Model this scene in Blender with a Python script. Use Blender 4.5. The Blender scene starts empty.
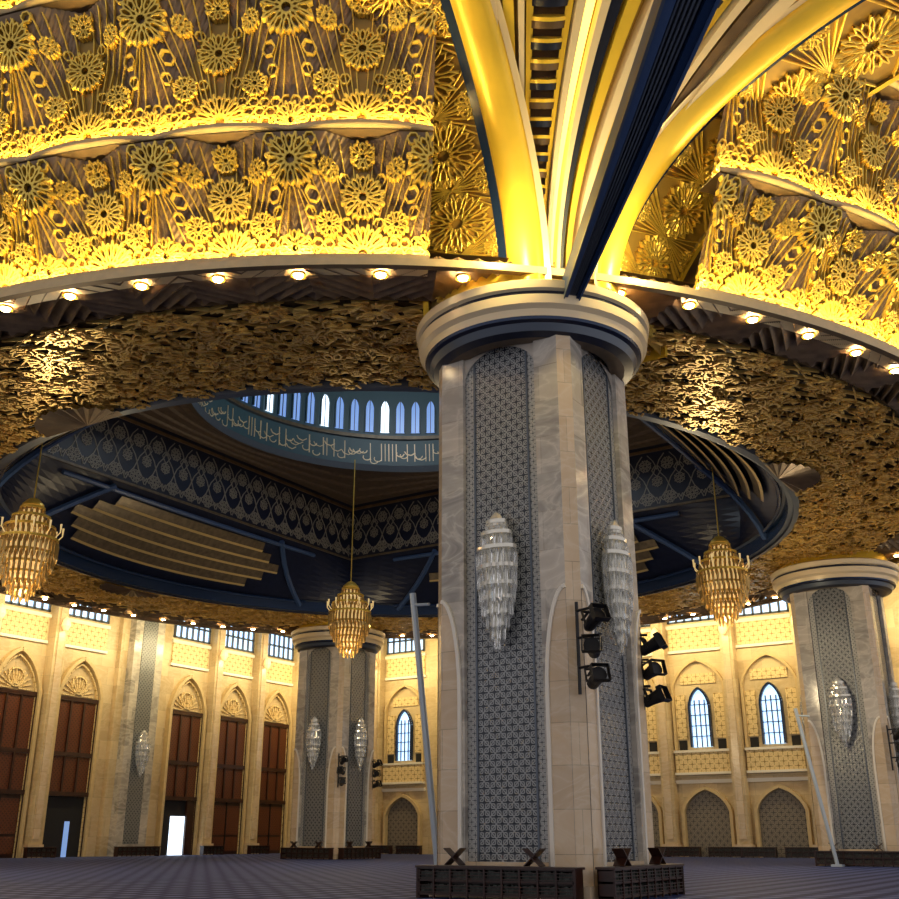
import bpy, math, random
from math import sin, cos, pi, radians, sqrt, atan2
from mathutils import Vector, Matrix
random.seed(7)
E = 1.5
sc = bpy.context.scene
col = sc.collection
try:
    sc.view_settings.view_transform = 'Standard'
    sc.view_settings.look = 'None'
except Exception:
    pass

# ------------------------------------------------------------ materials
def new_mat(name):
    m = bpy.data.materials.new(name); m.use_nodes = True
    nt = m.node_tree
    return m, nt, nt.nodes['Principled BSDF']
def simple(name, c, rough=0.5, metal=0.0, em=None, es=0.0, spec=None, noise=0.0, nscale=3.0):
    m, nt, b = new_mat(name)
    b.inputs['Base Color'].default_value = (*c, 1)
    b.inputs['Roughness'].default_value = rough
    b.inputs['Metallic'].default_value = metal
    if em:
        b.inputs['Emission Color'].default_value = (*em, 1)
        b.inputs['Emission Strength'].default_value = es
    if noise > 0:
        n = nt.nodes.new('ShaderNodeTexNoise'); n.inputs['Scale'].default_value = nscale
        n.inputs['Detail'].default_value = 5
        tc = nt.nodes.new('ShaderNodeTexCoord')
        nt.links.new(tc.outputs['Object'], n.inputs['Vector'])
        r = nt.nodes.new('ShaderNodeValToRGB')
        r.color_ramp.elements[0].position = 0.3; r.color_ramp.elements[1].position = 0.7
        r.color_ramp.elements[0].color = (*[max(0, x*(1-noise)) for x in c], 1)
        r.color_ramp.elements[1].color = (*[min(1, x*(1+noise)) for x in c], 1)
        nt.links.new(n.outputs['Fac'], r.inputs['Fac'])
        nt.links.new(r.outputs['Color'], b.inputs['Base Color'])
    return m
def mnode(nt, op, a, b=None, c=None):
    n = nt.nodes.new('ShaderNodeMath'); n.operation = op
    for i, v in enumerate((a, b, c)):
        if v is None: continue
        if isinstance(v, (int, float)): n.inputs[i].default_value = v
        else: nt.links.new(v, n.inputs[i])
    return n.outputs[0]
def pq(nt):
    """coordinate pair: p = x+y (runs along any axis aligned wall), q = z"""
    tc = nt.nodes.new('ShaderNodeTexCoord')
    s = nt.nodes.new('ShaderNodeSeparateXYZ')
    nt.links.new(tc.outputs['Object'], s.inputs[0])
    return mnode(nt, 'ADD', s.outputs[0], s.outputs[1]), s.outputs[2], tc
def ramp(nt, fac, stops, const=False):
    r = nt.nodes.new('ShaderNodeValToRGB')
    if const: r.color_ramp.interpolation = 'CONSTANT'
    els = r.color_ramp.elements
    while len(els) < len(stops): els.new(0.5)
    for e, (p, c) in zip(els, stops):
        e.position = p; e.color = (*c, 1)
    nt.links.new(fac, r.inputs['Fac'])
    return r.outputs['Color']
def lattice(name, k, dark, light, thr=0.25, rough=0.4, metal=0.0, bump=0.3):
    m, nt, b = new_mat(name)
    p, q, tc = pq(nt)
    pk = mnode(nt, 'MULTIPLY', p, k); qk = mnode(nt, 'MULTIPLY', q, k)
    a1 = mnode(nt, 'ABSOLUTE', mnode(nt, 'SINE', mnode(nt, 'ADD', pk, qk)))
    a2 = mnode(nt, 'ABSOLUTE', mnode(nt, 'SINE', mnode(nt, 'SUBTRACT', pk, qk)))
    c1 = mnode(nt, 'ABSOLUTE', mnode(nt, 'SINE', mnode(nt, 'MULTIPLY', pk, 2)))
    c2 = mnode(nt, 'ABSOLUTE', mnode(nt, 'SINE', mnode(nt, 'MULTIPLY', qk, 2)))
    d = mnode(nt, 'MINIMUM', a1, a2)
    e = mnode(nt, 'MULTIPLY', c1, c2)
    f = mnode(nt, 'MINIMUM', d, mnode(nt, 'ABSOLUTE', mnode(nt, 'SUBTRACT', e, 0.5)))
    colr = ramp(nt, f, [(0.0, light), (thr, light), (thr+0.12, dark)])
    nt.links.new(colr, b.inputs['Base Color'])
    b.inputs['Roughness'].default_value = rough; b.inputs['Metallic'].default_value = metal
    bp = nt.nodes.new('ShaderNodeBump'); bp.inputs['Strength'].default_value = bump
    bp.invert = True; bp.inputs['Distance'].default_value = 0.05
    nt.links.new(f, bp.inputs['Height']); nt.links.new(bp.outputs[0], b.inputs['Normal'])
    return m
def marble(name, c1, c2, vein, bw=2.2, bh=1.1, rough=0.22, va=0.4):
    m, nt, b = new_mat(name)
    p, q, tc = pq(nt)
    cb = nt.nodes.new('ShaderNodeCombineXYZ')
    nt.links.new(p, cb.inputs[0]); nt.links.new(q, cb.inputs[1])
    br = nt.nodes.new('ShaderNodeTexBrick'); nt.links.new(cb.outputs[0], br.inputs['Vector'])
    br.inputs['Scale'].default_value = 1; br.inputs['Brick Width'].default_value = bw
    br.inputs['Row Height'].default_value = bh; br.inputs['Mortar Size'].default_value = 0.012
    br.inputs['Color1'].default_value = (*c1, 1); br.inputs['Color2'].default_value = (*c2, 1)
    br.inputs['Mortar'].default_value = (*[x*0.6 for x in c1], 1)
    n = nt.nodes.new('ShaderNodeTexNoise'); n.inputs['Scale'].default_value = 0.5
    n.inputs['Detail'].default_value = 9; n.inputs['Distortion'].default_value = 1.5
    mp = nt.nodes.new('ShaderNodeMapping'); mp.inputs['Rotation'].default_value = (0.4, 0.5, 0.6)
    mp.inputs['Scale'].default_value = (1, 1, 2.2)
    nt.links.new(tc.outputs['Object'], mp.inputs['Vector']); nt.links.new(mp.outputs[0], n.inputs['Vector'])
    v = mnode(nt, 'ABSOLUTE', mnode(nt, 'SUBTRACT', n.outputs['Fac'], 0.5))
    vf = ramp(nt, v, [(0.0, (1, 1, 1)), (0.03, (0.5,)*3), (0.14, (0, 0, 0))])
    mx = nt.nodes.new('ShaderNodeMixRGB')
    nt.links.new(mnode(nt, 'MULTIPLY', vf, va), mx.inputs[0]); nt.links.new(br.outputs['Color'], mx.inputs[1])
    mx.inputs[2].default_value = (*vein, 1)
    nt.links.new(mx.outputs[0], b.inputs['Base Color'])
    b.inputs['Roughness'].default_value = rough
    return m

M = {}
M['marble'] = marble('grey_marble', (0.53, 0.475, 0.405), (0.25, 0.235, 0.215), (0.78, 0.73, 0.64), 1.9, 1.15, 0.14, 0.5)
M['beige'] = marble('beige_marble', (0.70, 0.53, 0.34), (0.58, 0.43, 0.27), (0.80, 0.69, 0.53), 2.2, 1.1, .18, .4)
M['cream'] = marble('cream_stone', (0.70, 0.55, 0.32), (0.50, 0.37, 0.20), (0.78, 0.66, 0.44), 1.6, 1.6, 0.4)
M['white'] = simple('white_trim', (0.85, 0.80, 0.70), 0.3)
M['panel'] = lattice('column_inlay', 8.5, (0.024, 0.030, 0.040), (0.31, 0.32, 0.32), 0.15, 0.25, 0.2)
M['pborder'] = lattice('column_inlay_border', 14.0, (0.05, 0.055, 0.065), (0.42, 0.42, 0.40), 0.26, 0.3, 0.2)
M['carved'] = lattice('carved_stone', 4.0, (0.33, 0.20, 0.055), (0.85, 0.66, 0.34), 0.3, 0.45, 0, 0.6)
M['niche'] = lattice('niche_grille', 5.0, (0.07, 0.065, 0.06), (0.26, 0.22, 0.17), 0.2)
M['wood'] = lattice('carved_wood', 9.0, (0.030, 0.008, 0.004), (0.14, 0.036, 0.010), 0.2, 0.35)
M['woodp'] = simple('dark_wood', (0.036, 0.012, 0.007), 0.3, noise=0.4, nscale=2)
M['black'] = simple('black_metal', (0.012, 0.012, 0.014), 0.4, 0.3)
M['dark'] = simple('dark_void', (0.01, 0.01, 0.014), 0.8)
M['gold'] = simple('gold_leaf', (0.82, 0.54, 0.09), 0.32, 0.5, noise=0.3, nscale=1.2)
M['goldsm'] = simple('gold_paint_smooth', (0.85, 0.56, 0.05), 0.35, 0.2, noise=0.08, nscale=0.8)
M['golddk'] = simple('bronze_pleats', (0.13, 0.08, 0.04), 0.42, 0.4, noise=0.3, nscale=1.5)
M['pleatb'] = simple('pleat_brown', (0.22, 0.145, 0.08), 0.42, 0.25, noise=0.35, nscale=1.5)
M['goldbg'] = simple('gold_ground', (0.34, 0.21, 0.045), 0.45, 0.2, noise=0.25, nscale=1.0)
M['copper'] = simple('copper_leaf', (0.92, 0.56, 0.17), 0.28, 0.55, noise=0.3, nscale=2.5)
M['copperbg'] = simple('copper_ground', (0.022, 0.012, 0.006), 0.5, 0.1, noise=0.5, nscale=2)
M['creamp'] = simple('cream_plaster', (0.66, 0.50, 0.26), 0.4, 0.05, noise=0.08)
M['capcream'] = simple('capital_cream', (0.76, 0.61, 0.38), 0.3, 0.1)
M['navy'] = simple('navy_paint', (0.006, 0.009, 0.026), 0.35, noise=0.2)
M['navyb'] = simple('blue_beam_paint', (0.010, 0.026, 0.075), 0.25, 0.2)
M['blueb'] = simple('blue_edge_paint', (0.04, 0.075, 0.17), 0.3, 0.1)
M['steel'] = simple('blue_grey_rim', (0.10, 0.12, 0.15), 0.35, 0.4)
M['teal'] = simple('teal_band', (0.04, 0.095, 0.12), 0.4)
M['domebl'] = lattice('dome_interior', 2.0, (0.02, 0.05, 0.12), (0.35, 0.30, 0.15), 0.15)
M['bluegold'] = simple('arabesque_lines', (0.27, 0.25, 0.22), 0.4, 0.3)
M['louv'] = simple('louver_gold', (0.60, 0.44, 0.18), 0.35, 0.3)
M['louvd'] = simple('louver_bronze', (0.12, 0.09, 0.055), 0.35, 0.3, noise=.3)
M['brownc'] = simple('brown_coffer', (0.085, 0.058, 0.038), 0.5, 0.1, noise=0.3)
M['strip'] = simple('cove_lamp', (1, 0.8, 0.3), 0.5, 0, (1.0, 0.74, 0.24), 200)
M['strip2'] = simple('cove_lamp_upper', (1, 0.8, 0.3), 0.5, 0, (1.0, 0.74, 0.24), 160)
M['glow'] = simple('cove_glow_line', (1, 0.8, 0.3), 0.5, 0, (1.0, 0.80, 0.15), 2.0)
M['bulb'] = simple('bulb_glow', (1, 0.9, 0.7), 0.5, 0, (1.0, 0.75, 0.42), 60)
M['sky'] = simple('daylit_glass', (0.5, 0.7, 1), 0.2, 0, (0.42, 0.66, 1.0), 1.7)
M['skyw'] = simple('daylit_glass_white', (0.8, 0.9, 1), 0.2, 0, (0.70, 0.85, 1.0), 2.0)
M['skyd'] = simple('daylit_glass_drum', (0.3, 0.5, 0.9), 0.2, 0, (0.16, 0.28, 0.62), 0.8)
M['amber'] = simple('amber_crystal', (0.50, 0.32, 0.10), 0.12, 0.5, (1, 0.6, 0.15), 0.02)
M['amberglow'] = simple('chandelier_core', (1, 0.8, 0.5), 0.4, 0, (1, 0.68, 0.24), 0.45)
M['pole'] = simple('pale_pole', (0.5, 0.58, 0.66), 0.3, 0.1)
M['bookc'] = simple('books', (0.05, 0.06, 0.05), 0.6, noise=0.8, nscale=9)
m, nt, b = new_mat('crystal')
b.inputs['Base Color'].default_value = (.92, .93, .92, 1); b.inputs['Roughness'].default_value = .03
b.inputs['Transmission Weight'].default_value = .85; b.inputs['IOR'].default_value = 1.5
M['crystal'] = m
M['cryscore'] = simple('crystal_core', (0.62, 0.60, 0.54), 0.12, 0.5, (1, .9, .7), .05)
# carpet
m, nt, b = new_mat('blue_grey_carpet')
tc = nt.nodes.new('ShaderNodeTexCoord'); s = nt.nodes.new('ShaderNodeSeparateXYZ')
nt.links.new(tc.outputs['Object'], s.inputs[0])
ax = mnode(nt, 'ABSOLUTE', mnode(nt, 'SINE', mnode(nt, 'MULTIPLY', s.outputs[0], 3.4)))
ay = mnode(nt, 'ABSOLUTE', mnode(nt, 'SINE', mnode(nt, 'MULTIPLY', s.outputs[1], 3.4)))
f = mnode(nt, 'MULTIPLY', ax, ay)
n = nt.nodes.new('ShaderNodeTexNoise'); n.inputs['Scale'].default_value = 3
nt.links.new(tc.outputs['Object'], n.inputs['Vector'])
f2 = mnode(nt, 'ADD', f, mnode(nt, 'MULTIPLY', n.outputs['Fac'], 0.35))
c = ramp(nt, f2, [(0.1, (0.010, 0.020, 0.10)), (0.6, (0.028, 0.048, 0.18)), (1.0, (0.15, 0.19, 0.44))])
nt.links.new(c, b.inputs['Base Color']); b.inputs['Roughness'].default_value = 0.7
b.inputs['Specular IOR Level'].default_value = 0.15
M['carpet'] = m

# ------------------------------------------------------------ mesh builder
class MB:
    def __init__(s): s.v = []; s.f = []; s.m = []; s.mats = []
    def mi(s, mat):
        if mat not in s.mats: s.mats.append(mat)
        return s.mats.index(mat)
    def face(s, pts, mat):
        i = len(s.v); s.v.extend([tuple(p) for p in pts])
        s.f.append(tuple(range(i, i+len(pts)))); s.m.append(s.mi(mat))
    def hexa(s, c8, mat):
        i = len(s.v); s.v.extend([tuple(p) for p in c8]); k = s.mi(mat)
        for q in ((0,3,2,1),(4,5,6,7),(0,1,5,4),(1,2,6,5),(2,3,7,6),(3,0,4,7)):
            s.f.append(tuple(i+j for j in q)); s.m.append(k)
    def box(s, x0, x1, y0, y1, z0, z1, mat, fn=None):
        c = [(x0,y0,z0),(x1,y0,z0),(x1,y1,z0),(x0,y1,z0),(x0,y0,z1),(x1,y0,z1),(x1,y1,z1),(x0,y1,z1)]
        if fn: c = [fn(*p) for p in c]
        s.hexa(c, mat)
    def grid(s, fn, nu, nv, mat, u0=0, u1=1, v0=0, v1=1):
        i = len(s.v); k = s.mi(mat) if not callable(mat) else None
        for a in range(nu+1):
            for b_ in range(nv+1):
                s.v.append(tuple(fn(u0+(u1-u0)*a/nu, v0+(v1-v0)*b_/nv)))
        for a in range(nu):
            for b_ in range(nv):
                s.f.append((i+a*(nv+1)+b_, i+(a+1)*(nv+1)+b_, i+(a+1)*(nv+1)+b_+1, i+a*(nv+1)+b_+1))
                s.m.append(k if k is not None else s.mi(mat((a+.5)/nu, (b_+.5)/nv)))
    def lathe(s, prof, mats, cx=0, cy=0, a0=0, a1=2*pi, n=64):
        for j in range(len(prof)-1):
            (r0, z0), (r1, z1) = prof[j], prof[j+1]
            mt = mats[j] if isinstance(mats, list) else mats
            s.grid(lambda u, v: (cx+(r0+(r1-r0)*v)*cos(u), cy+(r0+(r1-r0)*v)*sin(u), z0+(z1-z0)*v), n, 1, mt, a0, a1)
    def strap(s, pts, w, h0, h1, fn, mat, ok=None):
        """flat raised band along 2d polyline mapped with fn(u,v,h)"""
        k = s.mi(mat)
        for (a, b_) in zip(pts[:-1], pts[1:]):
            if ok and not (ok(*a) and ok(*b_)): continue
            dx, dy = b_[0]-a[0], b_[1]-a[1]; L = sqrt(dx*dx+dy*dy)
            if L < 1e-6: continue
            nx, ny = -dy/L*w/2, dx/L*w/2
            q = [(a[0]+nx, a[1]+ny), (b_[0]+nx, b_[1]+ny), (b_[0]-nx, b_[1]-ny), (a[0]-nx, a[1]-ny)]
            i = len(s.v)
            s.v.extend([tuple(fn(x, y, h1)) for x, y in q]); s.v.extend([tuple(fn(x, y, h0)) for x, y in q])
            for fc in ((0,1,2,3),(0,4,5,1),(2,6,7,3)):
                s.f.append(tuple(i+j for j in fc)); s.m.append(k)
    def line(s, a, b_, w, h0, h1, fn, mat, ok=None, n=8):
        s.strap([(a[0]+(b_[0]-a[0])*t/n, a[1]+(b_[1]-a[1])*t/n) for t in range(n+1)], w, h0, h1, fn, mat, ok)
    def tube(s, pts, r, mat, n=8):
        pts = [Vector(p) for p in pts]; k = s.mi(mat); i0 = len(s.v)
        for j, p in enumerate(pts):
            d = (pts[min(j+1, len(pts)-1)]-pts[max(j-1, 0)]).normalized()
            up = Vector((0, 0, 1)) if abs(d.z) < 0.95 else Vector((1, 0, 0))
            x = d.cross(up).normalized(); y = d.cross(x)
            rr = r[j] if isinstance(r, list) else r
            for a in range(n):
                s.v.append(tuple(p+x*cos(2*pi*a/n)*rr+y*sin(2*pi*a/n)*rr))
        for j in range(len(pts)-1):
            for a in range(n):
                s.f.append((i0+j*n+a, i0+j*n+(a+1) % n, i0+(j+1)*n+(a+1) % n, i0+(j+1)*n+a)); s.m.append(k)
        s.f.append(tuple(i0+a for a in range(n))); s.m.append(k)
        s.f.append(tuple(i0+(len(pts)-1)*n+a for a in range(n))); s.m.append(k)
    def mesh(s, name, smooth=False):
        me = bpy.data.meshes.new(name); me.from_pydata(s.v, [], s.f)
        for mt in s.mats: me.materials.append(M[mt])
        me.polygons.foreach_set('material_index', s.m)
        if smooth: me.polygons.foreach_set('use_smooth', [True]*len(s.f))
        me.update(); return me
    def obj(s, name, parent=None, smooth=False, loc=(0, 0, 0), rz=0):
        return put(s.mesh(name, smooth), name, parent, loc, rz)
def put(me, name, parent=None, loc=(0, 0, 0), rz=0, scale=None):
    o = bpy.data.objects.new(name, me); col.objects.link(o)
    o.location = loc; o.rotation_euler = (0, 0, rz)
    if scale: o.scale = scale
    if parent: o.parent = parent
    return o
def empty(name, loc=(0, 0, 0)):
    o = bpy.data.objects.new(name, None); col.objects.link(o); o.location = loc; return o
TH = radians(32.5)
def c2h(X, Y):
    dx, dy = X+3.1, Y-59.5
    return cos(TH)*dx-sin(TH)*dy, sin(TH)*dx+cos(TH)*dy

# 2-D ornament generators
def circ(cx, cy, R, n=20, a0=0): return [(cx+R*cos(a0+2*pi*k/n), cy+R*sin(a0+2*pi*k/n)) for k in range(n+1)]
def rosette(cx, cy, R, n=12):
    """geometric star rosette: central n-point star, hexagonal petals, bounding kites"""
    L = []
    P = lambda r, t: (cx+R*r*cos(t), cy+R*r*sin(t))
    d = pi/n
    star = []
    for k in range(n):
        a = 2*pi*k/n; star += [P(.40, a), P(.20, a+d)]
    L.append(star+[star[0]])
    for k in range(n):
        a = 2*pi*k/n
        L.append([P(.40, a), P(.56, a+d*.72), P(.84, a+d*.62), P(1.0, a), P(.84, a-d*.62), P(.56, a-d*.72), P(.40, a)])
        L.append([P(.84, a+d*.62), P(1.12, a+d), P(.84, a+2*d-d*.62)])
    return L

# ------------------------------------------------------------ floor
mb = MB(); mb.box(-44, 50, -62, 44, -0.3, 0, 'carpet'); mb.obj('floor')

# ------------------------------------------------------------ columns
def build_column():
    H, c, w, dn = 2.375, 0.32, 1.27, 0.16
    mb = MB()
    prof = [(-H+c, -H), (-w, -H), (-w, -H+dn), (-w+.34, -H+dn), (w-.34, -H+dn), (w, -H+dn), (w, -H), (H-c, -H)]
    mats = ['marble', 'marble', 'pborder', 'panel', 'pborder', 'marble', 'marble']
    def rot(p, k):
        x, y = p
        for _ in range(k): x, y = -y, x
        return x, y
    for k in range(4):
        pts = [rot(p, k) for p in prof]; nxt = rot(prof[0], (k+1) % 4)
        pts.append(nxt); ms = mats+['beige']
        for i in range(len(ms)):
            (x0, y0), (x1, y1) = pts[i], pts[i+1]
            mb.face([(x0, y0, 0.0), (x1, y1, 0.0), (x1, y1, 16.6), (x0, y0, 16.6)], ms[i])
        F = lambda s, d, z: (*rot((s, -H-d), k), z)
        for sx in (-w+.34, w-.34):
            mb.box(sx-.03, sx+.03, -dn, -dn+.04, 0.9, 16.4, 'steel', F)
        for sgn in (-1, 1):
            for j in range(8):
                t0, t1 = j/8, (j+1)/8
                mb.face([F(sgn*w, -dn+.05, 16.0), F(sgn*w*(cos(t0*pi/2)), -dn+.05, 15.0+1.0*sin(t0*pi/2)),
                         F(sgn*w*(cos(t1*pi/2)), -dn+.05, 15.0+1.0*sin(t1*pi/2))], 'marble')
        mb.box(-w, w, -dn, 0.0, 0, 0.9, 'beige', F)
        for sgn in (-1, 1):
            s0, s1 = w+.14, H-c
            curve = [(s0, 0.35)]+[(s0, 5.2)]+[(s0+(s1-s0)*(1-cos(a*pi/20)), 5.2+2.9*sin(a*pi/20)) for a in range(1, 11)]
            poly = [F(sgn*s, 0.02, z) for s, z in curve]+[F(sgn*s1, .02, .35)]
            mb.face(poly, 'beige')
            for (a, b_) in zip(curve[:-1], curve[1:]):
                dx, dz = b_[0]-a[0], b_[1]-a[1]; L = sqrt(dx*dx+dz*dz); nx, nz = dz/L*.055, -dx/L*.055
                q = [(a[0]+nx, a[1]+nz), (b_[0]+nx, b_[1]+nz), (b_[0]-nx, b_[1]-nz), (a[0]-nx, a[1]-nz)]
                mb.hexa([F(sgn*s, 0.0, z) for s, z in q]+[F(sgn*s, .07, z) for s, z in q], 'white')
        mb.box(-H-.08, H+.08, 0.0, .09, 0, .35, 'beige', F)
    me1 = mb.mesh('column_shaft')
    cb = MB()
    prof = [(2.5, 15.55), (3.0, 15.5), (3.3, 15.58), (3.42, 15.8), (3.55, 15.86), (3.58, 15.95), (3.64, 16.16), (3.78, 16.28), (3.82, 16.56),
            (3.76, 16.60), (3.76, 16.70), (3.86, 16.76), (3.9, 17.0), (3.8, 17.07), (3.3, 17.1), (3.25, 17.75)]
    ms = ['golddk', 'navy', 'steel', 'navy', 'navyb', 'capcream', 'capcream', 'capcream', 'navy', 'navy', 'capcream', 'capcream', 'capcream', 'capcream', 'goldsm']
    cb.lathe(prof, ms, n=96)
    me2 = cb.mesh('capital_ring', True)
    return me1, me2
colA, capA = build_column()

def crystal(tiers, zcap, rcap, mat, core, n0=26, gold='gold'):
    mb = MB()
    zc = zcap
    mb.lathe([(0.02, zc), (rcap*.5, zc-.1), (rcap, zc-.35), (rcap*1.05, zc-.45), (rcap*.6, zc-.5)], gold, n=20)
    for (r, zt, L) in tiers:
        n = max(6, int(n0*r/1.0))
        mb.lathe([(r-.03, zt-.06), (r+.035, zt-.06), (r+.035, zt+.05), (r-.03, zt+.05), (r-.03, zt-.06)], gold, n=24)
        for k in range(n):
            a = 2*pi*(k+.5*(int(zt*10) % 2))/n; x, y = r*cos(a), r*sin(a); w = min(.075, pi*r/n*.8)
            i = len(mb.v); kk = mb.mi(mat)
            ca, sa = cos(a), sin(a)
            def P(dr, dt, z): return (x+ca*dr-sa*dt, y+sa*dr+ca*dt, z)
            mb.v.extend([P(0, 0, zt), P(w, 0, zt-L*.25), P(0, w, zt-L*.25), P(-w, 0, zt-L*.25), P(0, -w, zt-L*.25), 
                         P(w*.8, 0, zt-L*.8), P(0, w*.8, zt-L*.8), P(-w*.8, 0, zt-L*.8), P(0, -w*.8, zt-L*.8), P(0, 0, zt-L)])
            for j in range(4):
                j2 = (j+1) % 4
                for f_ in ((0, 1+j, 1+j2), (1+j, 5+j, 5+j2, 1+j2), (5+j, 9, 5+j2)):
                    mb.f.append(tuple(i+t for t in f_)); mb.m.append(kk)
    pr = [(0.01, tiers[0][1])]+[(t[0]*.72, t[1]-.1) for t in tiers]+[(0.01, tiers[-1][1]-tiers[-1][2]*.6)]
    mb.lathe(pr, core, n=16)
    return mb
ch = crystal([(.55, 1.95, .7), (.85, 1.5, .8), (1.15, 1.0, 1.0), (1.35, .4, 1.1), (1.22, -.25, .9), (1.02, -.75, .8), (.82, -1.2, .7), (.6, -1.6, .65), (.35, -1.95, .6)], 2.5, .5, 'amber', 'amberglow')
ch.tube([(0, 0, 2.3), (0, 0, 11)], .035, 'gold')
for k in range(12):
    a = 2*pi*k/12
    ch.tube([(1.3*cos(a), 1.3*sin(a), .5), (1.5*cos(a), 1.5*sin(a), .75), (1.5*cos(a), 1.5*sin(a), 1.15)], [.03, .03, .055], 'amberglow', 6)
chm = ch.mesh('crystal_chandelier')
so = crystal([(.3, 1.75, .6), (.46, 1.4, .7), (.60, .95, .85), (.58, .4, .8), (.52, -.1, .7), (.44, -.5, .65), (.32, -.9, .6), (.2, -1.25, .55), (.08, -1.55, .5)], 2.05, .3, 'crystal', 'cryscore', 30, 'cryscore')
so.box(-.12, .12, -.3, .6, .9, 1.1, 'cryscore')
som = so.mesh('crystal_wall_sconce')

def shelf_mesh(W):
    mb = MB(); H_, D = .78, .46
    for x in (-W/2, W/2-.07): mb.box(x, x+.07, -D/2, D/2, 0, H_, 'woodp')
    for z in (.08, .42, H_-.06): mb.box(-W/2, W/2, -D/2, D/2, z, z+.05, 'woodp')
    mb.box(-W/2, W/2, D/2-.03, D/2, .1, H_, 'woodp')
    n = int(W/.5)
    for k in range(n+1):
        x = -W/2+W*k/n; mb.box(x-.025, x+.025, -D/2-.02, -D/2+.03, 0, H_-.03, 'woodp')
    for k in range(n):
        x0 = -W/2+W*k/n+.04; x1 = -W/2+W*(k+1)/n-.04
        for z0 in (.13, .47):
            x = x0
            while x < x1-.05:
                t = random.uniform(.035, .06); mb.box(x, x+t-.006, -D/2+.08, D/2-.06, z0, z0+random.uniform(.18, .24), 'bookc'); x += t
            for t in range(3):
                zz = z0+.02+.08*t; mb.box(x0-.02, x1+.02, -D/2-.012, -D/2+.006, zz, zz+.02, 'woodp')
    mb.box(-W/2-.05, W/2+.05, -D/2-.05, D/2+.03, H_-.03, H_+.03, 'woodp')
    return mb.mesh('quran_bookshelf')
shL, shS = shelf_mesh(4.7), shelf_mesh(3.2)
rb = MB()
for sg in (-1, 1):
    fn = lambda x, y, z, sg=sg: (sg*(x*cos(.7)-z*sin(.7)), y, x*sin(.7)+z*cos(.7)+.21)
    rb.box(-.3, .34, -.16, .16, -.012, .012, 'woodp', fn)
rm = rb.mesh('folding_book_stand')
def spot_mesh():
    mb = MB()
    mb.tube([(0, -.45, 0), (0, -.42, 0), (0, -.1, 0), (0, .25, 0), (0, .38, 0)], [.27, .27, .22, .2, .12], 'black', 16)
    mb.box(-.30, -.27, -.05, .05, -.05, .42, 'black'); mb.box(.27, .30, -.05, .05, -.05, .42, 'black'); mb.box(-.3, .3, -.05, .05, .39, .43, 'black')
    for (a, b_, c_, d) in ((-.3, .3, .27, .29), (-.3, .3, -.29, -.27)): mb.box(a, b_, -.66, -.45, c_, d, 'black')
    mb.box(-.31, -.29, -.66, -.45, -.28, .28, 'black'); mb.box(.29, .31, -.66, -.45, -.28, .28, 'black')
    mb.box(-.04, .04, -.04, .5, .41, .46, 'black')
    return mb.mesh('stage_spotlight')
spm = spot_mesh()

def add_column(cx, cy, lights=True):
    e = empty('marble_column', (cx, cy, 0))
    put(colA, 'shaft', e); put(capA, 'capital_ring', e, (0, 0, .33))
    for k, (dx, dy, rz) in enumerate(((0, -2.62, 0), (2.62, 0, pi/2), (0, 2.62, pi), (-2.62, 0, -pi/2))):
        put(som, 'crystal_wall_sconce', None, (cx+dx, cy+dy, 8.45), rz, (1, .6, 1))
    for (dx, dy, rz) in ((0, -2.85, 0), (2.85, 0, pi/2)):
        put(shL, 'quran_bookshelf', None, (cx+dx, cy+dy, 0), rz)
        for t in (-1.3, 1.1):
            put(rm, 'folding_book_stand', None, (cx+dx+(t if rz == 0 else 0), cy+dy+(0 if rz == 0 else t), .81), rz)
    if lights:
        for (dx, dy) in ((1, -1), (1, 1)):
            px, py = cx+dx*2.36, cy+dy*(2.36 if dy < 0 else 2.0)
            cl = empty('stage_spotlight_cluster', (px, py, 0))
            ox, oy = (.55, -.22) if dy < 0 else (.22, .1)
            for i, z in enumerate((6.95, 6.2, 5.4)):
                o = put(spm, 'spotlight_head', cl, (ox, oy, z), 0, (.8, .8, .8))
                o.rotation_euler = ([.45, .25, .35][i]*-1, 0, (.5 if dy < 0 else 1.2)+[0.5, -.2, .3][i])
            q = MB(); q.tube([(0, 0, 5.1), (0, 0, 7.6)], .05, 'black')
            for z in (7.35, 6.6, 5.8): q.tube([(0, 0, z), (ox, oy, z)], .04, 'black')
            q.obj('spotlight_bracket', cl)
NX, NY = 19.8, -20.15
add_column(NX, NY); add_column(20, 20); add_column(-20, 20); add_column(-20, -20, False)

for (A, B) in (((c2h(-.3, 35.2), 0.3), (c2h(-1.25, 35.2), 9.3)), ((c2h(21.6, 62.8), .3), (c2h(20.2, 62.8), 8.6))):
    q = MB(); (ax_, ay_), az = A; (bx, by), bz = B
    q.tube([(ax_, ay_, 0), (bx, by, bz)], .11, 'pole'); 
    q.tube([(bx, by, bz-.4), (bx+.8, by-.2, bz-.5)], .05, 'pole'); q.box(ax_-.3, ax_+.3, ay_-.3, ay_+.3, 0, .12, 'pole')
    q.obj('leaning_pole')

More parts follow.
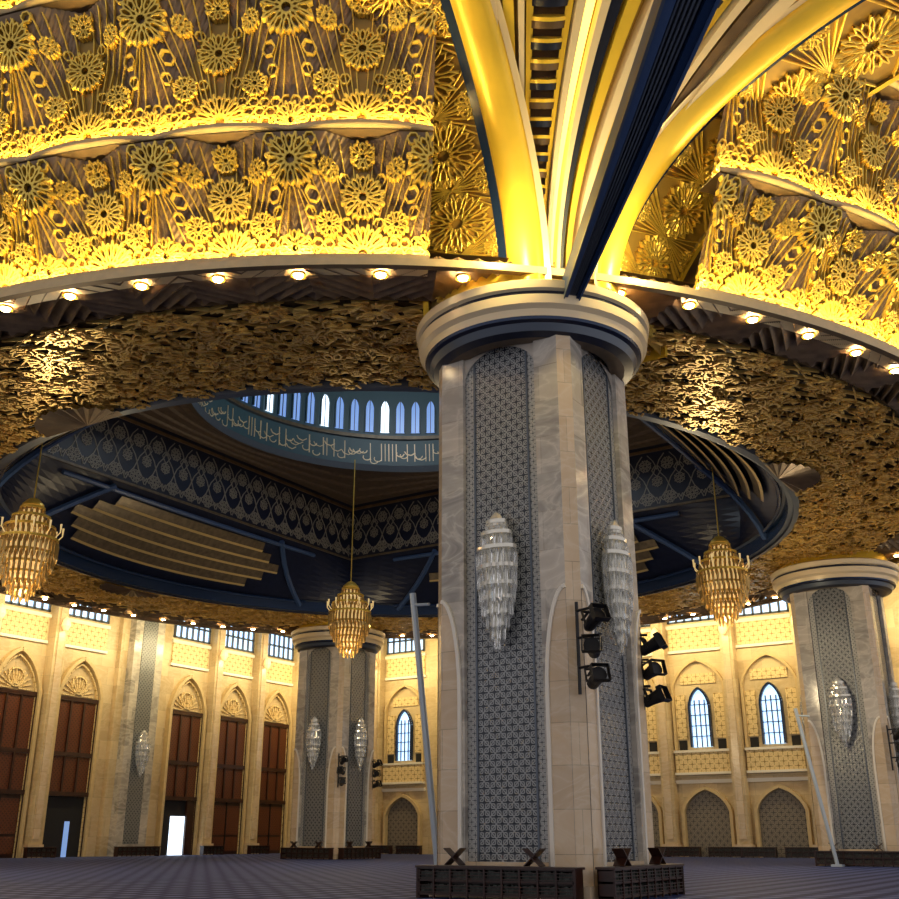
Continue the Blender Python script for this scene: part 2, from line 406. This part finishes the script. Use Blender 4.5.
# ------------------------------------------------------------ walls
def arch_pts(w, z0, zs, za, n=10):
    """pointed arch outline, left bottom to right bottom"""
    L = [(-w, z0)]
    for k in range(n+1):
        t = k/n
        L.append((0 if k == n else -w*cos(t*pi/2*.80)+w*cos(pi/2*.80)*t, zs+(za-zs)*sin(t*pi/2*.80)/sin(pi/2*.80)))
    R = [(-x, z) for x, z in reversed(L[:-1])]
    return L+R
def wall(side):
    FN = (lambda s, d, z: (-43+d, s, z)) if side == 'left' else (lambda s, d, z: (s, 43-d, z))
    F = lambda s, z, h: FN(s, h, z)
    mb = MB(); doors = MB(); wins = MB(); trim = MB()
    lo, hi = (-62, 43) if side == 'left' else (-43, 50)
    def P(b, s0, s1, d0, d1, z0, z1, mt): b.box(s0, s1, d0, d1, z0, z1, mt, FN)
    P(mb, lo, hi, -.8, 0, 0, 31, 'cream')
    if side == 'left':
        bays = [38.4, 32, 25.6, 12.8, 6.4, 0, -6.4, -12.8, -25.6, -32]; big = [19.2, -19.2]
        pil = [41.6, 35.2, 28.8, 9.6, 3.2, -3.2, -9.6, -28.8]
    else:
        bays = [2.4+6.3*k for k in (-6, -5, -2, -1, 0, 1, 2, 5, 6)]; bays = [b_ for b_ in bays if b_ > -41]
        big = [-19.6, 24.4]
        pil = [-32.3, -38.6, -13.3, -7.0, -.75, 5.55, 11.85, 18.1]
    for p in pil:
        P(trim, p-.55, p+.55, 0, 1.0, 0, 22.6, 'cream'); P(trim, p-.75, p+.75, 0, 1.2, 0, 1.0, 'beige')
        P(trim, p-.3, p+.3, 1.0, 1.12, 1.4, 21.8, 'beige'); P(trim, p-.8, p+.8, 0, 1.3, 22.2, 22.9, 'white')
        trim.lathe([(.02, 19.4), (.3, 19.1), (.42, 18.6), (.2, 18.2), (.02, 18.1)], 'amberglow', *FN(p, 1.5, 0)[:2], n=10)
    for p in big:
        P(trim, p-2.6, p+2.6, 0, .5, 0, 22.6, 'cream'); P(trim, p-1.75, p+1.75, .5, 1.3, 0, 22.2, 'marble')
        P(trim, p-.85, p+.85, 1.3, 1.36, 1, 21, 'panel')
        sx, sy, _ = FN(p, 1.75, 0)
        put(som, 'crystal_wall_sconce', None, (sx, sy, 8.6), pi/2 if side == 'left' else 0)
    for i, s in enumerate(bays):
        P(wins, s-2.3, s+2.3, .02, .08, 19.9, 22.3, 'sky')
        for k in range(7):
            x = s-2.3+4.6*k/6; P(wins, x-.09, x+.09, .05, .25, 19.8, 22.4, 'steel')
        for z in (19.8, 21.0, 22.25): P(wins, s-2.4, s+2.4, .05, .25, z, z+.16, 'steel')
        P(trim, s-2.4, s+2.4, 0, .15, 17.4, 19.3, 'carved'); P(trim, s-2.55, s+2.55, 0, .3, 19.3, 19.6, 'white')
        P(trim, s-2.55, s+2.55, 0, .25, 17.1, 17.35, 'white')
        if side == 'left':
            A = [(s+x, z) for x, z in arch_pts(2.25, 0, 13.0, 16.3)]
            trim.strap(A, .3, 0, .55, F, 'creamp')
            A2 = [(s+x, z) for x, z in arch_pts(2.0, 0, 12.9, 15.8)]
            trim.strap(A2, .1, 0, .3, F, 'carved')
            for k in range(13):
                a = pi*k/12; trim.strap([(s+.35*cos(a), 13.1+.35*sin(a)), (s+1.6*cos(a), 13.1+1.7*sin(a))], .07, 0, .14, F, 'carved')
            trim.strap(circ(s, 14.0, .75, 16), .1, 0, .2, F, 'carved')
            P(doors, s-2.0, s+2.0, .02, .2, 5.0, 12.7, 'wood')
            P(doors, s-2.1, s+2.1, .05, .35, 12.6, 12.95, 'woodp'); P(doors, s-2.1, s+2.1, .05, .35, 8.0, 8.35, 'woodp'); P(doors, s-2.1, s+2.1, .05, .4, 4.8, 5.15, 'woodp')
            for x in (-2.05, -.7, .7, 2.05): P(doors, s+x-.09, s+x+.09, .05, .33, 0 if abs(x) > 1 else 5, 12.8, 'woodp')
            if i in (2, 3):
                P(doors, s-1.95, s+1.95, .02, .06, 0, 4.8, 'dark')
                if i == 2: P(doors, s-.8, s+1.0, .06, .1, 0, 3.4, 'skyw'); P(doors, s+1.0, s+1.95, .05, .3, 0, 4.8, 'woodp')
                else: P(doors, s+.2, s+.7, .06, .1, 0, 2.8, 'skyd')
            else:
                P(doors, s-1.95, s+1.95, .02, .12, 0, 4.8, 'woodp')
                for x0 in (-1.85, .1):
                    for z0, z1 in ((.3, 1.6), (1.8, 4.5)):
                        P(doors, s+x0, s+x0+1.75, .12, .2, z0, z1, 'wood')
                P(doors, s-.05, s+.05, .1, .25, 0, 4.8, 'black')
        else:
            A = [(s+x, z) for x, z in arch_pts(2.1, 0, 3.6, 5.5)]
            trim.strap(A, .28, 0, .5, F, 'creamp')
            inner = [(s+x, z) for x, z in arch_pts(1.95, 0, 3.6, 5.3)]
            trim.face([F(x, z, .06) for x, z in inner], 'niche')
            P(trim, s-2.6, s+2.6, 0, .3, 5.9, 6.2, 'white')
            P(trim, s-2.4, s+2.4, 0, .5, 6.8, 8.5, 'carved'); P(trim, s-2.5, s+2.5, 0, .6, 8.45, 8.65, 'white'); P(trim, s-2.5, s+2.5, 0, .6, 6.6, 6.8, 'white')
            wi = [(s+x, z) for x, z in arch_pts(.9, 8.9, 12.4, 13.9)]
            wins.face([F(x, z, .06) for x, z in wi], 'sky')
            wins.strap(wi, .2, 0, .35, F, 'navyb')
            for x in (-.45, 0, .45): wins.strap([(s+x, 8.9), (s+x, 12.9)], .1, .05, .14, F, 'blueb')
            for z in (9.8, 10.7, 11.6, 12.5): wins.strap([(s-.9, z), (s+.9, z)], .07, .05, .14, F, 'blueb')
            for sg in (-1, 1):
                P(trim, s+sg*1.75-.45, s+sg*1.75+.45, 0, .12, 9.6, 13.4, 'carved')
                P(wins, s+sg*1.75-.35, s+sg*1.75+.35, .02, .1, 8.7, 9.5, 'dark')
            A = [(s+x, z) for x, z in arch_pts(2.35, 8.7, 14.0, 16.4)]
            trim.strap(A, .22, 0, .35, F, 'creamp')
            P(trim, s-1.6, s+1.6, 0, .1, 14.3, 15.2, 'carved')
    for s in (pil[1:] if side == 'left' else [b_-1.75 for b_ in bays]+[b_+1.75 for b_ in bays]):
        x, y, _ = FN(s, 1.8 if side == 'left' else 1.6, 0)
        o = put(shS, 'quran_bookshelf', None, (x, y, 0), pi/2 if side == 'left' else 0)
        o.scale = (.85, 1, 1)
    for s in big:
        x, y, _ = FN(s, 2.3, 0); put(shL, 'quran_bookshelf', None, (x, y, 0), pi/2 if side == 'left' else 0)
    mb.obj('wall_'+side); trim.obj('trim_'+side)
    doors.obj('door_1') if doors.f else None
    wins.obj('window_1' if side == 'left' else 'window_2')
wall('left'); wall('back')

# ------------------------------------------------------------ gold ceiling
G = empty('carved_gold_ceiling')
def polar(r, th, z): return (r*sin(th), -r*cos(th), z)
PB = radians(7.5)
sb = MB(); rnd = random.Random(3)
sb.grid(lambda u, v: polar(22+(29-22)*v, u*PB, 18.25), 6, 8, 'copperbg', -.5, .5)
def SF(u, v, h):
    r = 22.4+v; return polar(r, u/25.5, 18.25-h)
okS = lambda u, v: abs(u) <= 1.72 and 0 <= v <= 6.5
for (cx, cy, R, n_, hh) in ((0, .9, .85, 10, .34), (-1.69, 2.2, .85, 10, .42), (1.69, 2.2, .85, 10, .42), (0, 3.5, .9, 12, .36), (-1.69, 4.8, .85, 10, .44), (1.69, 4.8, .85, 10, .44), (0, 5.9, .7, 10, .34),
                        (-1.69, .3, .5, 8, .5), (1.69, .3, .5, 8, .5), (-.85, 1.6, .3, 6, .55), (.85, 1.6, .3, 6, .55), (-.85, 2.9, .3, 6, .55), (.85, 2.9, .3, 6, .55), (-.85, 4.2, .3, 6, .5), (.85, 4.2, .3, 6, .5)):
    for L in rosette(cx, cy, R, n_):
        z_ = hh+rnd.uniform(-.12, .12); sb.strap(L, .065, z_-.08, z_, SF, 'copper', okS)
for sg in (-1, 1):
    for k in range(9):
        sb.line((sg*1.7, .1+.75*k), (-sg*1.7, 1.6+.75*k), .045, .05, .2, SF, 'copper', okS, 10)
for k in range(200):
    cx, cy = rnd.uniform(-1.6, 1.6), rnd.uniform(0, 6.4); a = rnd.gauss(0, .5)+(pi/2 if rnd.random() < .2 else 0); L = rnd.uniform(.12, .3)
    h = rnd.uniform(.25, .62); w = rnd.uniform(.035, .09)
    pts = [(cx-L*cos(a), cy-L*sin(a)), (cx, cy+.05), (cx+L*cos(a), cy+L*sin(a))]
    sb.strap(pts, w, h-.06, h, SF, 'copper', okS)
sbm = sb.mesh('soffit_tracery')
pb = MB()
def pleat(u, v):
    r = 29+2.5*v; t = 1-abs(u*2)
    q = (v*2.5+1.6*t)/.5; f_ = q-math.floor(q)
    return polar(r, u*PB, 17.90+.34*f_+.1*(1-v))
pb.grid(pleat, 72, 56, 'pleatb', -.5, .5)
pb.grid(lambda u, v: polar(29, u*PB, 18.25-.25*v), 4, 1, 'golddk', -.5, .5)
pbm = pb.mesh('pleated_soffit')
for k in range(48):
    a = (k+.5)*PB
    put(sbm, 'soffit_tracery', G, rz=a); put(pbm, 'pleated_soffit', G, rz=a)
rg = MB()
rg.lathe([(31.4, 18.0), (31.5, 17.72), (31.75, 17.72), (31.78, 17.95), (31.7, 18.0)], ['golddk', 'golddk', 'creamp', 'goldsm'], n=192)
rg.lathe([(22.6, 18.2), (22.5, 17.75), (22.2, 17.7), (22.2, 17.85), (21.95, 17.85), (21.9, 18.6), (21.7, 18.65)], ['steel', 'steel', 'navy', 'steel', 'navyb', 'steel'], n=160)
rg.lathe([(21.7, 18.65), (29, 18.6), (31.2, 18.5)], 'golddk', n=96)
rg.lathe([(28.0, 18.6), (28.0, 31.0)], 'goldbg', n=96)   # backing cylinder added to close the sky gap behind the stepped panels
rg.obj('ceiling_ring_beams', G, True)
fm = MB()
for k in range(14):
    a0, a1 = pi*k/14, pi*(k+1)/14; am = (a0+a1)/2
    for (aa, bb, z) in ((a0, am, .0), (am, a1, .0)):
        fm.face([(0, -22.3, 17.6), (2.4*cos(aa), -22.3-1.7*sin(aa)*1.1, 17.62-(.12 if aa == am else 0)), (2.4*cos(bb), -22.3-1.7*sin(bb)*1.1, 17.62-(.12 if bb == am else 0))], 'golddk')
fmm = fm.mesh('rim_fan')
for k in range(4): put(fmm, 'rim_fan', G, rz=k*pi/2)
dl = MB(); dl.lathe([(.02, -.06), (.13, -.05), (.16, 0)], 'bulb', n=10); dl.lathe([(.16, 0), (.24, -.02), (.24, .06)], 'goldsm', n=12)
dlm = dl.mesh('downlight')
for k in range(76):
    a = k*2*pi/76+.02; x, y, z = polar(30.9, a, 17.84); put(dlm, 'downlight', G, (x, y, z))

# tiers -----------------
PT = radians(7.4)
def tier_mesh(rb_, zb, rt, zt, A, scal, strip):
    base = MB(); W = rb_*PT; H = sqrt((rt-rb_)**2+(zt-zb)**2)
    def off(u, v):
        x = (v*.62-(.5-abs(u))*1.15)/.36
        if x <= 0: return 0
        x = min(1, x); st = x*8; fl = math.floor(st); fr = st-fl
        return A*(fl+min(1, fr*2.5))/8*(.35+.65*v)
    def S(u, v, h=0):
        u_ = max(-.5, min(.5, u)); o = off(u_, v)+h
        bow = (.2*(1-(2*u_)**2) if scal else -.35*(1-(2*u_)**2))
        r = rb_+(rt-rb_)*v+o+bow*(1-v)
        return polar(r, u*PT, zb+(zt-zb)*v)
    base.grid(S, 112, 56, lambda a, b_: ('pleatb' if off(a-.5, b_) > 0.01 else 'goldbg'), -.5, .5)
    F = lambda x, y, h: S(x/W, y/H, h)
    ok = lambda x, y: abs(x) <= W/2 and 0.02 <= y <= H*.985
    h0, h1 = .04, .2
    def ros(cx, cy, R, n, w):
        for L in rosette(cx, cy, R, n): base.strap(L, w, h0, h1+.04, F, 'gold', ok)
    ros(0, .35, .80, 16, .055)
    ros(0, H*.56, .60, 12, .05)
    ros(0, H*.88, .34, 8, .04)
    for sx in (-1, 1):
        ros(sx*W*.5, H*.76, .68, 12, .05)
        ros(sx*W*.25, H*.34, .36, 8, .045)
        ros(sx*W*.24, H*.74, .26, 8, .035)
        ros(sx*W*.5, .38, .5, 12, .045)
        for k in range(1, 7):
            x0, y0 = sx*.13*k, 1.22-.045*k
            base.line((x0, y0), (sx*W*.5*k/6, H*.99), .032, h0, h1-.06, F, 'gold', ok, 20)
        for k in range(3):
            base.line((sx*(W*.5-.06-.1*k), H*.76-.72), (sx*(W*.5-.25-.32*k), .9), .03, h0, h1-.07, F, 'gold', ok, 12)
        for (hx, hy, hr) in ((.36, .55, .2), (.13, .70, .15), (.38, .42, .16), (.12, .36, .16), (.36, .93, .16)):
            base.strap(circ(sx*W*hx, H*hy, hr, 6), .04, h0, h1-.04, F, 'gold', ok)
    sp = .33
    for j in range(int(H*.33/sp)):
        for i in range(int(W/sp)+1):
            x = -W/2+sp*(i+.5*(j % 2)); y = .12+j*sp*.87
            if x*x+(y-.38)**2 < .8: continue
            base.strap(circ(x, y, sp*.46, 6), .04, h0, h1-.04, F, 'gold', ok)
    prof = [(-.6, -.02), (.46, -.05), (.50, -.03), (.50, .10), (.47, .11), (.45, .0)]
    def lip(u, v):
        t = v*(len(prof)-1); i = min(int(t), len(prof)-2); f_ = t-i
        dr_ = prof[i][0]*(1-f_)+prof[i+1][0]*f_; dz = prof[i][1]*(1-f_)+prof[i+1][1]*f_
        return polar(rb_+dr_+(.25*scal*(1-(2*u)**2) if dr_ > 0 else 0), u*PT, zb+dz)
    base.grid(lip, 24, 5, 'creamp', -.5, .5)
    base.grid(lambda u, v: polar(rb_+.27+.14*v+.22*scal*(1-(2*u)**2), u*PT, zb+.03+.04*v), 12, 1, strip, -.48, .48)
    base.grid(lambda u, v: polar(rt-.4+1.2*v, u*PT, zt+.03), 4, 1, 'golddk', -.5, .5)
    return base.mesh('gold_tier_panel')
t1 = tier_mesh(31.25, 18.0, 32.6, 21.35, .75, 0, 'strip')
t2 = tier_mesh(32.9, 21.45, 34.3, 25.7, .75, 1, 'strip2')
t3 = tier_mesh(34.6, 25.8, 36.2, 30.4, .6, 1, 'strip2')
for sec, ks in ((0, range(0, 10)), (1, range(0, 10)), (3, range(5, 10))):
    for k in ks:
        a = radians((k+.5)*7.4-37+sec*90)
        for t in (t1, t2, t3): put(t, 'gold_tier_panel', G, rz=a)

# ------------------------------------------------------------ arches and fan vault at the near column
PAR = {'south': (20.0, 17.2, 10.2), 'east': (20.0, 17.2, 9.4)}
SK = .20
def P3p(psi, h, par):
    c_, a_, H_ = par
    t, z = c_-a_*cos(psi), 16+H_*sin(psi)+E
    tx, tz = a_*sin(psi), H_*cos(psi); L = sqrt(tx*tx+tz*tz)
    return t+tz/L*h, z-tx/L*h
maps = {'south': lambda t, s, z: (20+s+SK*max(0, t-3), -20-t, z), 'east': lambda t, s, z: (20+t, -20-s, z)}
PS0, PS1 = 0.0, radians(100)
for nm, mp in maps.items():
    par = PAR[nm]; mb = MB()
    def F(psi, s, h):
        t, z = P3p(psi, h, par); return mp(t, s, z)
    SB = -2.6 if nm == 'south' else -4.0
    mb.grid(lambda u, v: F(u, SB+.1+(.1-SB)*v, 0), 60, 2, 'goldbg', PS0, PS1)
    mb.grid(lambda u, v: F(u, .2+.3*v, .12), 60, 1, 'navyb', PS0, PS1)
    mb.grid(lambda u, v: F(u, SB-.12+.22*v, .16), 60, 1, 'goldsm', PS0, PS1)
    mb.grid(lambda u, v: F(u, SB-.12, .16*(1-v)-1.0*v), 60, 1, 'goldsm', PS0, PS1)
    mb.grid(lambda u, v: F(u, .5+.65*(1-cos(v*pi)), .1+.45*sin(v*pi)), 60, 12, 'goldsm', PS0, PS1)
    mb.grid(lambda u, v: F(u, 1.8+.22*v, .2), 60, 1, 'capcream', PS0, PS1)
    def side(u, v):
        t, z = P3p(u, 0, par); return mp(t, SB, z*(1-v)+31*v)
    mb.grid(side, 40, 1, 'goldbg', PS0, PS1)
    hw = (.1-SB)/2; cs_ = (SB+.2)/2+.05
    FL = lambda x, y, h: F(y/15.0, x+cs_, h)
    ok = lambda x, y: abs(x) <= hw and 0 <= y <= 25
    for k in range(9):
        y = 1.2+k*2.9
        for L in rosette(0, y, .88*min(1.3, hw), 14): mb.strap(L, .06, 0, .16, FL, 'gold', ok)
        for sg in (-1, 1):
            for L in rosette(sg*hw, y+1.45, .5, 8): mb.strap(L, .055, 0, .14, FL, 'gold', ok)
            for j in range(5):
                mb.line((sg*hw, y+.3+.3*j), (-sg*hw, y+2.6-.3*j), .05, 0, .12, FL, 'gold', ok, 8)
                mb.line((sg*.12*j, y+.9), (sg*(.5-.12*j), y+2.0), .045, 0, .11, FL, 'gold', ok, 3)
    mb.obj('gilded_arch', G, True)
fv = MB()
def V(psi, ph, h):
    w_ = (1-cos(ph*2))/2; par = tuple(a*(1-w_)+b_*w_ for a, b_ in zip(PAR['south'], PAR['east']))
    t, z = P3p(psi, h, par); return (20+t*sin(ph)+SK*max(0, t-3)*cos(ph), -20-t*cos(ph), z)
fv.grid(lambda u, v: V(u, v, -.15), 40, 48, 'goldbg', 0, radians(92), radians(4), radians(86))
def rib(p0, p1, h0, h1, mt, n=44):
    p0, p1 = radians(p0), radians(p1)
    fv.grid(lambda u, v: V(u, p0+(p1-p0)*v, h1), n, 2, mt, 0, radians(92))
    for p in (p0, p1): fv.grid(lambda u, v: V(u, p, h0+(h1-h0)*v), n, 1, mt, 0, radians(92))
for (a, b_, h, mt) in ((10, 14, .35, 'capcream'), (15.5, 18, .25, 'goldsm'), (19, 20.5, .3, 'capcream'), (32.5, 34.5, .3, 'capcream'), (35, 37.0, .1, 'glow'), (38, 40, .3, 'capcream'), (40.5, 43, .15, 'navy'),
                       (44, 47, .2, 'goldsm'), (49, 52.0, .3, 'capcream'), (67, 69, .3, 'capcream'), (70, 73, .25, 'golddk'), (74, 77, .35, 'capcream')):
    rib(a, b_, -.15, h, mt)
for (a, b_) in ((21, 32), (53, 66.5)):
    ra, rb2 = radians(a), radians(b_)
    fv.grid(lambda u, v: V(u, v, -.1), 40, 4, 'golddk', 0, radians(92), ra, rb2)
    mid0, mid1 = ra+(rb2-ra)*.12, ra+(rb2-ra)*.88
    for k in range(34):
        u0 = radians(2.5*k); u1 = u0+radians(1.35)
        fv.grid(lambda u, v: V(u, v, .12+.25*sin((v-mid0)/(mid1-mid0)*pi)), 1, 6, 'navy' if k % 2 else 'golddk', u0, u1, mid0, mid1)
        fv.grid(lambda u, v: V(u1, mid0+(mid1-mid0)*u, -.1+v*(.22+.25*sin(u*pi))), 6, 1, 'goldsm')
        fv.grid(lambda u, v: V(u1-.008*u, v, .14+.25*sin((v-mid0)/(mid1-mid0)*pi)), 1, 6, 'goldsm', 0, 1, mid0, mid1)
    for p0, p1 in ((ra, ra+.03), (rb2-.03, rb2)):
        fv.grid(lambda u, v: V(u, p0+(p1-p0)*v, .1), 44, 1, 'goldsm', 0, radians(92))
fv.obj('fan_vault', G, True)
bb = MB(); d = 1/sqrt(2)
def B(t, s, h):
    wid = .22+.042*(t-3.6); 
    return (20+d*t+d*s*wid-.1, -20-d*t+d*s*wid-.1, 15.3+E+(t-3.6)*.345+h)
def slab(s0, s1, h0, h1, mt, t0=3.6, t1=26):
    for i in range(6):
        a, b_ = t0+(t1-t0)*i/6, t0+(t1-t0)*(i+1)/6
        bb.hexa([B(a, s0, h0), B(a, s1, h0), B(b_, s1, h0), B(b_, s0, h0), B(a, s0, h1), B(a, s1, h1), B(b_, s1, h1), B(b_, s0, h1)], mt)
slab(-1.0, -.55, -.05, .75, 'blueb'); slab(.6, 1.0, -.05, .75, 'navyb'); slab(-.55, .6, .15, .75, 'dark')
for k in range(5): slab(-.45+.21*k, -.36+.21*k, .02, .2, 'steel')
slab(-1.15, -1.0, -.10, .05, 'steel'); slab(1.0, 1.15, -.10, .05, 'blueb')
bb.obj('blue_diagonal_beam', G)

# ------------------------------------------------------------ blue lantern above the opening
H = 15.8
lb = MB()
segm = MB()
for k in range(4):
    ca, sa = cos(k*pi/2), sin(k*pi/2)
    R_ = lambda x, y, z: (x*ca-y*sa, x*sa+y*ca, z)
    def SG(f_, th, h=0):
        ri, ro = H/cos(th), 21.9; r = ro+(ri-ro)*f_; z = 18.6+3.6*f_
        return R_(r*sin(th), -r*cos(th), z-h)
    segm.grid(lambda u, v: SG(u, v), 10, 30, 'navy', 0, 1, -pi/4, pi/4)
    for j, f_ in enumerate((.22, .36, .50, .64, .78)):
        hw = radians(28-abs(j-2)*3)
        segm.grid(lambda u, v: SG(f_+.085*u, v, .34-.22*u), 2, 24, 'louvd', 0, 1, -hw, hw)
        segm.grid(lambda u, v: SG(f_-.012+.03*u, v, .36), 1, 24, 'louv', 0, 1, -hw, hw)
    for sg in (-1, 1):
        segm.tube([SG(t/6, sg*radians(35-t/6*9), .35) for t in range(7)], .2, 'blueb', 6)
    segm.tube([SG(.95, radians(a), .35) for a in range(-36, 37, 4)], .15, 'blueb', 6)
    segm.tube([SG(.06, radians(a), .3) for a in range(-36, 37, 4)], .12, 'navyb', 6)
    lb.face([R_(-H, -H, 22.2), R_(H, -H, 22.2), R_(H, -H, 27.0), R_(-H, -H, 27.0)], 'navy')
    F = lambda x, z, h: R_(x, -H+h, z)
    ok = lambda x, z: abs(x) <= H-.1 and 22.3 <= z <= 26.4
    nC = 20
    for i in range(nC+1):
        x = -H+2*H*i/nC
        for sg in (-1, 1):
            pts = [(x+sg*.75*sin(t*pi/6)**2*1.0, 21.2+t*.44) for t in range(13)]
            lb.strap(pts, .055, 0, .05, F, 'bluegold', ok)
        for z in (22.9, 25.3):
            for L in rosette(x, z, .42, 8): lb.strap(L, .045, 0, .05, F, 'bluegold', ok)
        for z in (24.1, 21.9):
            for L in rosette(x+.79, z, .36, 6): lb.strap(L, .045, 0, .05, F, 'bluegold', ok)
            for sg in (-1, 1):
                lb.strap([(x+.79, z+.3), (x+.79+sg*.35, z+.8), (x+.79+sg*.12, z+1.1), (x+.79, z+.85)], .05, 0, .05, F, 'bluegold', ok)
    lb.strap([(-H, 22.25), (H, 22.25)], .14, 0, .12, F, 'louvd'); lb.strap([(-H, 26.35), (H, 26.35)], .2, 0, .1, F, 'golddk')
    def CE(u, v): 
        ri = 13.0; ro = H/cos(v); r = ri+(ro-ri)*u; return R_(r*sin(v), -r*cos(v), 26.6+.12*(int(u*7.99) % 2))
    lb.grid(CE, 24, 30, 'brownc', 0, 1, -pi/4, pi/4)
segm.obj('louvered_segments', G); lb.obj('blue_lantern_walls', G)
dr = MB()
dr.lathe([(13.4, 26.7), (12.7, 26.45), (12.6, 26.9), (13.0, 27.0), (13.0, 29.0), (12.8, 29.05), (12.8, 29.3), (13.1, 29.35), (13.1, 33.0), (12.8, 33.1), (12.7, 33.5), (13, 33.6)],
         ['louvd', 'steel', 'steel', 'teal', 'steel', 'louvd', 'steel', 'teal', 'steel', 'louv', 'steel'], n=120)
dr.lathe([(13*cos(a*pi/32), 33.6+12*sin(a*pi/32)) for a in range(17)], 'domebl', n=72)
DF = lambda x, y, h: ((13.0-h)*sin(x/13), -(13.0-h)*cos(x/13), y)
for k in range(72):
    x = 2*pi*13*k/72
    A = [(x+a, z) for a, z in arch_pts(.34, 29.6, 31.5, 32.2, 5)]
    dr.face([DF(a, z, -.02) for a, z in A], 'skyw' if k % 4 == 0 else 'skyd')
    dr.strap(A, .09, -.05, .12, DF, 'teal')
    dr.strap([(x, 29.6), (x, 32.2)], .05, -.02, .05, DF, 'steel')
rr = random.Random(5)
for k in range(300):
    x = 2*pi*13*k/300; kind = rr.random(); z = rr.uniform(27.3, 28.2); w = rr.uniform(.05, .08)
    if kind < .35: pts = [(x, 27.35), (x+.04, 28.7)]
    elif kind < .75: pts = [(x+.28*cos(a), z+.22*sin(a)) for a in [pi+j*pi/6 for j in range(8)]]
    else: pts = [(x-.3, z+.2), (x, z), (x+.35, z+.08), (x+.5, z+.3)]
    dr.strap(pts, w, 0, .05, DF, 'capcream')
dr.obj('dome_drum', G)

cs = MB()
for i in range(72):
    a0, a1 = 2*pi*i/72, 2*pi*(i+1)/72
    def sq(a):
        x, y = cos(a), sin(a); k = min(50/abs(x) if abs(x) > 1e-6 else 1e9, (44 if y > 0 else 62)/abs(y) if abs(y) > 1e-6 else 1e9)
        return (x*k, y*k)
    c0, c1 = sq(a0), sq(a1)
    cs.face([(31.8*cos(a0), 31.8*sin(a0), 30.9), (31.8*cos(a1), 31.8*sin(a1), 30.9), (*c1, 30.9), (*c0, 30.9)], 'golddk')
cs.obj('ceiling')

# ------------------------------------------------------------ chandeliers
for (X, Y, z) in ((-19.9, 48.0, 14.3), (14.9, 56.2, 14.7), (-6.5, 68, 14.9)):
    x, y = c2h(X, Y)
    put(chm, 'crystal_chandelier', None, (x, y, z))
    l = bpy.data.lights.new('chandelier_lamp', 'POINT'); l.energy = 1700; l.color = (1, .78, .45); l.shadow_soft_size = 1.0
    o = bpy.data.objects.new('chandelier_lamp', l); col.objects.link(o); o.location = (x, y, z-3.9)

# ------------------------------------------------------------ lights
def area(name, loc, rot, sx, sy, en, c):
    l = bpy.data.lights.new(name, 'AREA'); l.shape = 'RECTANGLE'; l.size = sx; l.size_y = sy; l.energy = en; l.color = c
    o = bpy.data.objects.new(name, l); col.objects.link(o); o.location = loc; o.rotation_euler = rot
    return o
area('wall_fill', (-37.5, 5, 19.0), (0, radians(66), 0), 1.0, 74, 5000, (1, .80, .42))  # added unseen area light, warms the left wall without any fixture
area('wall_fill', (4, 37.5, 19.0), (radians(66), 0, 0), 88, 1.0, 6300, (1, .77, .35))  # same added fill for the back wall, hidden from the camera
for (dx, dy) in ((4.6, -1.2), (4.0, -4.0), (1.2, -4.6)):
    l = bpy.data.lights.new('capital_uplight', 'POINT'); l.energy = 480; l.color = (1, .78, .30); l.shadow_soft_size = .25
    o = bpy.data.objects.new('capital_uplight', l); col.objects.link(o); o.location = (20+dx, -20+dy, 18.4)
l = bpy.data.lights.new('dome_fill', 'POINT'); l.energy = 1600; l.color = (.85, .93, 1); l.shadow_soft_size = 3  # fill light added inside the dome to brighten the drum
o = bpy.data.objects.new('dome_fill', l); col.objects.link(o); o.location = (0, 0, 33)
w = bpy.data.worlds.new('World'); sc.world = w; w.use_nodes = True
bg = w.node_tree.nodes['Background']; bg.inputs[0].default_value = (.98, .94, .96, 1); bg.inputs[1].default_value = .68

# ------------------------------------------------------------ camera
cam = bpy.data.cameras.new('camera'); co = bpy.data.objects.new('camera', cam); col.objects.link(co)
x, y = c2h(0, 0)
co.location = (x, y, 1.5); co.rotation_euler = (radians(90+20.3), 0, TH)
cam.sensor_width = 36; cam.lens = 1050/899*36; cam.clip_end = 500
sc.camera = co
